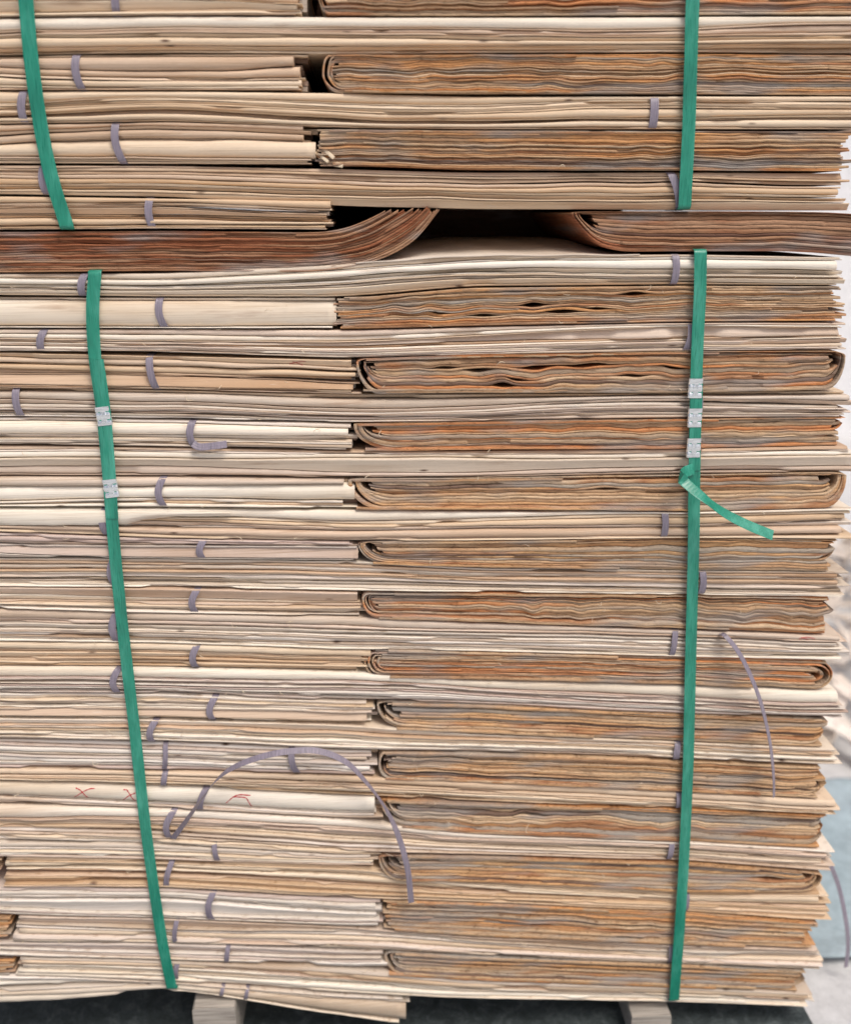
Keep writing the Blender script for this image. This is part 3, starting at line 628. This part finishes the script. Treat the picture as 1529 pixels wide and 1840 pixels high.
# ------------------------------------------------------------------ straps
def strap_path(pts, Yf, n, head=None, tail=None):
    P = []
    for p in pts:
        y = Yf if len(p) < 3 else p[2]
        P.append(on_plane(p[0], p[1], y))
    P = smooth_path(np.array(P), n)
    return P
def add_bend(P, end, back=.12, dz=.0, dx=0):
    """turns the strap over the edge and back into the stack"""
    e = P[0] if end == 0 else P[-1]
    a = np.linspace(0, math.pi/2, 6)[1:]; sgn = 1 if end == 0 else -1; rr = .006
    arc = np.array([[e[0]+dx*.1*(1-math.cos(t)), e[1]+rr*(1-math.cos(t)), e[2]+sgn*rr*math.sin(t)] for t in a])
    last = arc[-1]+np.array([dx, back, dz])
    return np.vstack([last, arc[::-1], P]) if end == 0 else np.vstack([P, arc, last])
YS = -.0062
def green_strap(label, pts, w, parts=True, n=60):
    P = strap_path(pts, YS, n)
    P[:, 1] += .0006*noise(np.arange(n)*1.0, 5, 900+len(pts))
    P = add_bend(P, 0); P = add_bend(P, 1)
    c = P[len(P)//2]
    root = empty('green_strap', (c[0], c[1], P[:, 2].min()), label, 'strap', "green packing straps around the stack")
    sd_ = np.tile([1., 0, 0], (len(P), 1)); sd_[:, 1] = .06*noise(np.arange(len(P))*1., 7, 30+len(pts))
    ribbon('strap_band', P, sd_, w*PX, .0009, M_GREEN, root)
    return root
g1 = green_strap("green plastic strap at upper left, tucked in above the dark curled bundle", [(42, -40), (47, 0), (57, 110), (72, 215), (91, 310), (120, 404)], 23, n=40)
g2 = green_strap("green plastic strap at upper right, ending at the big black gap", [(1246, -40), (1243, 30), (1238, 200), (1234, 290), (1230, 368)], 22, n=40)
LP = [(171, 494), (167, 560), (171, 640), (184, 735), (195, 850), (204, 960), (219, 1110), (241, 1300), (264, 1500), (290, 1680), (309, 1774)]
g3 = green_strap("long green plastic strap at lower left, leaning right, with two steel seals", LP, 21.5, n=110)
RP = [(1258, 456), (1257, 530), (1253, 610), (1250, 700), (1247, 850), (1245, 1000), (1240, 1200), (1235, 1400), (1225, 1600), (1211, 1796)]
g4 = green_strap("long green plastic strap at lower right with three steel seals and a loose tail", RP, 22, n=110)
def lap(root, pts, w, Y):
    P = smooth_path(np.array([on_plane(x, y, Y) for x, y in pts]), 24)
    ribbon('strap_lap', P, np.array([1., 0, 0]), w*PX, .0009, M_GREEN, root)
lap(g3, [(175, 646), (183, 700), (190, 760), (197, 850), (202, 932)], 22, YS-.0013)
lap(g4, [(1252, 690), (1250, 750), (1248, 800), (1247, 846)], 21, YS-.0013)
def seal(root, x, y, h, w, ang):
    """crimped sleeve: front plate with pressed notches and folded edges"""
    K, J = 15, 21; u = np.linspace(-1, 1, J); v = np.linspace(-1, 1, K); V = []
    c = on_plane(x, y, YS-.0028)
    ca, sa = math.cos(ang), math.sin(ang)
    for layer in (0, 1):
        for b_ in v:
            for a_ in u:
                dy = 0
                for vc in (-.42, .42):
                    dy += .0013*math.exp(-((b_-vc)/.16)**2)*(1 if abs(a_) > .35 else .25)
                dy += .0022*max(0, abs(a_)-.86)/.14
                dy -= .0009*math.exp(-((abs(a_)-.25)/.14)**2-((b_-.05)/.2)**2)
                lx, lz = a_*w*PX/2, b_*h*PX/2
                V.append((c[0]+lx*ca-lz*sa, c[1]+dy+.0006*layer, c[2]+lx*sa+lz*ca))
    F = []
    for i in range(K-1):
        for j in range(J-1):
            a = i*J+j; F.append((a, a+1, a+J+1, a+J)); d = a+K*J; F.append((d, d+J, d+J+1, d+1))
    for i in range(K-1):
        for j in (0, J-1):
            a = i*J+j; d = a+K*J; F.append((a, a+J, d+J, d))
    for j in range(J-1):
        for i in (0, K-1):
            a = i*J+j; d = a+K*J; F.append((a, d, d+1, a+1))
    mesh_obj('steel_seal', V, F, M_SEAL, root, None)
seal(g3, 186, 748, 33, 26, .1); seal(g3, 199, 878, 33, 26, .1)
seal(g4, 1250, 698, 35, 26, -.01); seal(g4, 1249, 751, 34, 26, 0); seal(g4, 1247, 805, 35, 26, 0)
# loose tail of the right strap
P = smooth_path(np.array([on_plane(1246, 842, YS-.002), on_plane(1228, 850, -.022), on_plane(1226, 862, -.036), on_plane(1262, 893, -.05), on_plane(1300, 921, -.056), on_plane(1342, 943, -.06), on_plane(1388, 962, -.062)]), 40)
tt = np.linspace(0, 1, 40); sd_ = np.stack([.55-1.1*np.clip(tt*2.2, 0, 1), .5+0*tt, .6+.3*tt], 1)
ribbon('strap_tail', P, sd_, 21*PX*.95, .0009, M_GREEN, g4)

# loose lilac strap ends
def lilac(label, pts, w, sides, tap=None, n=60):
    P = smooth_path(np.array([on_plane(*p) for p in pts]), n)
    t = np.linspace(0, 1, n); S = np.array([[np.interp(t[i], [q[0] for q in sides], [q[1][k] for q in sides]) for k in range(3)] for i in range(n)])
    o = ribbon('plastic_strap', P, S, w*PX, .0006, M_BAND, None, ribs=4)
    o['label'] = label; o['category'] = 'strap'; o['group'] = "loose lilac strap ends"
lilac("lilac ribbed strap arching in front of the red crosses on the lower stack",
      [(311, 1507, -.003), (335, 1475, -.012), (365, 1432, -.022), (395, 1396, -.030), (430, 1374, -.036), (480, 1357, -.04), (530, 1349, -.038), (575, 1350, -.034), (620, 1368, -.030), (655, 1402, -.028), (690, 1448, -.028), (715, 1500, -.026), (732, 1560, -.022), (739, 1622, -.018)], 12,
      [(0, (1, .2, -.2)), (.12, (.8, .4, .5)), (.35, (.2, .75, .7)), (.53, (.2, .75, .7)), (.60, (.25, .9, .3)), (.66, (.08, 1, .05)), (.70, (.12, 1, 0)), (.80, (.8, .5, 0)), (1, (1, .1, 0))], n=90)
lilac("thin lilac strap end hanging and curving down the right part of the stack",
      [(1294, 1138, .004), (1303, 1143, -.012), (1325, 1170, -.022), (1347, 1212, -.028), (1367, 1265, -.03), (1382, 1330, -.028), (1389, 1390, -.024), (1390, 1432, -.02)], 10,
      [(0, (1, .4, .2)), (.4, (.8, .6, .2)), (1, (.7, .7, 0))])
lilac("dark lilac strap off the right side of the stack before the blue tarp",
      [(1478, 1538, .10), (1492, 1556, .11), (1508, 1600, .12), (1520, 1660, .12), (1523, 1700, .12), (1519, 1738, .12)], 11,
      [(0, (1, .4, .2)), (1, (1, .2, 0))])
# short tail of the binding band on the S13 bundle
r13 = [o for o in COL.objects if o.get('label', '') == short[6][1]][0]
P = smooth_path(np.array([on_plane(347, 797, -.003), on_plane(360, 803, -.006), on_plane(385, 801, -.008), on_plane(408, 798, -.009)]), 20)
ribbon('band_tail', P, np.array([0, .55, 1.]), 13*PX, .0006, M_BAND, r13, ribs=3)

# ------------------------------------------------------------------ splinters and fibres stuck on the bundles
roots = [o for o in COL.objects if o.get('category') == 'veneer bundle']
def splinter(px, py, L, ang, w=1.3, bow=.3):
    c = on_plane(px, py, -.004)
    best = min(roots, key=lambda o: abs(o.location[2]-(c[2]-.012)) + (0 if o.get('group') == GP else .01))
    t = np.linspace(0, 1, 8)
    X = (t-.5)*L; Z = bow*L*np.sin(math.pi*t); ca, sa = math.cos(ang), math.sin(ang)
    P = np.stack([c[0]+(X*ca-Z*sa)*PX, .001-.006*np.sin(math.pi*t)*1.0, c[2]+(X*sa+Z*ca)*PX], 1)
    ribbon('splinter', P, np.array([.3, .4, 1.]), w*PX, .0005, M_SPLINT, best, taper=.35+.65*np.sin(math.pi*(t*.9+.05)))
for s_ in [(340, 715, 16, 2.6), (195, 1318, 20, -.9), (330, 1322, 14, .9), (435, 1245, 14, -1.2), (430, 970, 16, -.7), (1120, 725, 14, 1.5), (685, 780, 12, 1.5),
           (660, 860, 14, .9), (640, 1275, 16, .9), (845, 1358, 10, .6), (985, 1535, 12, 1.4), (950, 1492, 22, 1.5), (700, 1540, 18, -.5), (20, 1390, 14, -.6), (28, 1432, 10, .3),
           (1065, 1117, 8, 1.5), (1275, 1722, 26, 1.5), (590, 1700, 14, .2), (1370, 925, 12, -.9), (1340, 1170, 12, 1.5), (775, 1010, 10, 1.4), (570, 775, 12, .1), (482, 560, 12, .1),
           (255, 620, 14, -.5), (900, 655, 16, .3), (520, 1120, 12, .1), (1010, 300, 12, .1), (1430, 500, 10, .8), (1150, 1410, 12, .2), (880, 1230, 10, .3)]:
    splinter(*s_)
rs = np.random.default_rng(5)
for k in range(110):
    splinter(rs.uniform(20, 1480), rs.uniform(500, 1780), rs.uniform(4, 13), rs.uniform(-.9, .9), rs.uniform(.6, 1.3), rs.uniform(-.3, .3))
# two pale splinters jutting from the third core bundle
rr_ = [o for o in COL.objects if o.get('label', '').startswith("rusty core bundle with two pale")][0]
for (x1, y1, x2, y2, w) in ((573, 260, 600, 284, 6), (568, 274, 590, 291, 5), (592, 293, 616, 298, 7)):
    P = np.linspace(on_plane(x1, y1, .012), on_plane(x2, y2, .0), 6)
    ribbon('splinter', P, np.array([.5, .3, 1.]), w*PX, .0022, M_SPLINT, rr_)

# ------------------------------------------------------------------ bearers, ground and background
def box_obj(name, c, s, mat, label, cat, group=None, rz=0, jitter=.002):
    X, Yy, Z = [v/2 for v in s]; V = []; n = 8
    r = np.random.default_rng(int(abs(c[0])*1000)+3)
    sec = [(-1, -.92), (-.95, -1), (.95, -1), (1, -.92), (1, .92), (.95, 1), (-.95, 1), (-1, .92)]
    for i in range(n):
        y = -Yy+2*Yy*i/(n-1)
        for a, b in sec:
            V.append((c[0]+a*X+r.uniform(-1, 1)*jitter+math.sin(rz)*y, c[1]+y, c[2]+b*Z+r.uniform(-1, 1)*jitter*.5))
    F = grid_faces(n, 8); F += [tuple(range(8))[::-1], tuple(range((n-1)*8, n*8))]
    o = empty(name, (c[0], c[1], c[2]-Z), label, cat, group); mesh_obj('wood_beam', V, F, mat, o); return o
zb = on_plane(380, 1790, 0.)[2]
pa = on_plane(388, 1790, .02); pb = on_plane(1163, 1806, .02)
for p, lab, w in ((pa, "weathered wooden bearer under the left part of the stack", 88), (pb, "weathered wooden bearer under the right part of the stack", 86)):
    h = float(p[2])+.002
    box_obj('wooden_bearer', (float(p[0]), .27, h/2), (w*PX, .56, h), M_BEARER, lab, 'bearer', "wooden bearers under the stack")

def sheet_grid(name, x0, x1, y0_, y1, z, n, mat, amp=0, kind=None, seed=1):
    xs = np.linspace(x0, x1, n); ys = np.linspace(y0_, y1, n); V = []
    for i, x in enumerate(xs):
        for j, y in enumerate(ys):
            V.append((x, y, z+amp*float(noise(x*100+y*37, 9, seed)*.5+noise(y*100-x*21, 7, seed+1)*.5)))
    o = mesh_obj(name, V, grid_faces(n, n, False), mat, None, True)
    if kind: o['kind'] = kind
    return o
sheet_grid('ground', -60, 60, -40, 60, -.012, 20, M_YARD, 0, 'structure')
xr_edge = float(on_plane(1440, 1815, 0.)[0])
sheet_grid('ground_matting', -1.6, xr_edge+.03, -.5, .95, -.003, 60, M_MAT, .004, 'structure', 4)
o = sheet_grid('tarpaulin', xr_edge+.0, xr_edge+.9, .16, .80, .012, 60, M_TARP, .014, None, 9)
# give the tarp thickness
sol = o.modifiers.new('thickness', 'SOLIDIFY'); sol.thickness = .002
o['label'] = "pale blue tarpaulin spread on the ground at the right of the stack"; o['category'] = 'tarpaulin'

# white wall behind, to the right and left of the stack
V = [(-9, 5.0, -.02), (9, 5.0, -.02), (9, 5.2, -.02), (-9, 5.2, -.02), (-9, 5.0, 2.6), (9, 5.0, 2.6), (9, 5.2, 2.6), (-9, 5.2, 2.6),
     (-9.05, 4.95, 2.6), (9.05, 4.95, 2.6), (9.05, 5.25, 2.6), (-9.05, 5.25, 2.6), (-9.05, 4.95, 2.68), (9.05, 4.95, 2.68), (9.05, 5.25, 2.68), (-9.05, 5.25, 2.68)]
F = []
for b in (0, 8): F += [tuple(b+k for k in f) for f in [(0, 1, 5, 4), (1, 2, 6, 5), (2, 3, 7, 6), (3, 0, 4, 7), (4, 5, 6, 7), (0, 3, 2, 1)]]
o = mesh_obj('yard_wall', V, F, M_WALL); o['label'] = "whitewashed wall far behind the stack, a blurred white sliver at the right edge"; o['category'] = 'wall'

# heap of veneer scraps
V = []; F = []; rh = np.random.default_rng(11)
for k in range(420):
    y = rh.uniform(.85, 2.7); x = .66+rh.uniform(0, 1.5)+(y-.8)*.20
    hgt = .30*math.exp(-((y-1.7)/.7)**2)*rh.uniform(.1, 1)+.02
    L = rh.uniform(.08, .32); w = rh.uniform(.01, .045); an = rh.uniform(0, math.pi); pt = rh.uniform(-.7, .7); cu = rh.uniform(-.3, .3)
    t = np.linspace(-.5, .5, 7); b = len(V)
    for s_ in t:
        for sgn, dz in ((-1, 0), (1, 0), (1, -.0015), (-1, -.0015)):
            lx = s_*L; V.append((x+lx*math.cos(an)-sgn*w/2*math.sin(an), y+lx*math.sin(an)+sgn*w/2*math.cos(an), max(.0, hgt+lx*pt+cu*L*(.25-s_*s_)*2)+dz+sgn*w*.2*math.sin(k)))
    F += [tuple(b+i for i in f) for f in grid_faces(7, 4)]
o = mesh_obj('veneer_scraps', V, F, M_SCRAP); o['label'] = "blurred heap of curled pale veneer scraps beyond the right edge of the stack"; o['category'] = 'scrap heap'; o['kind'] = 'stuff'
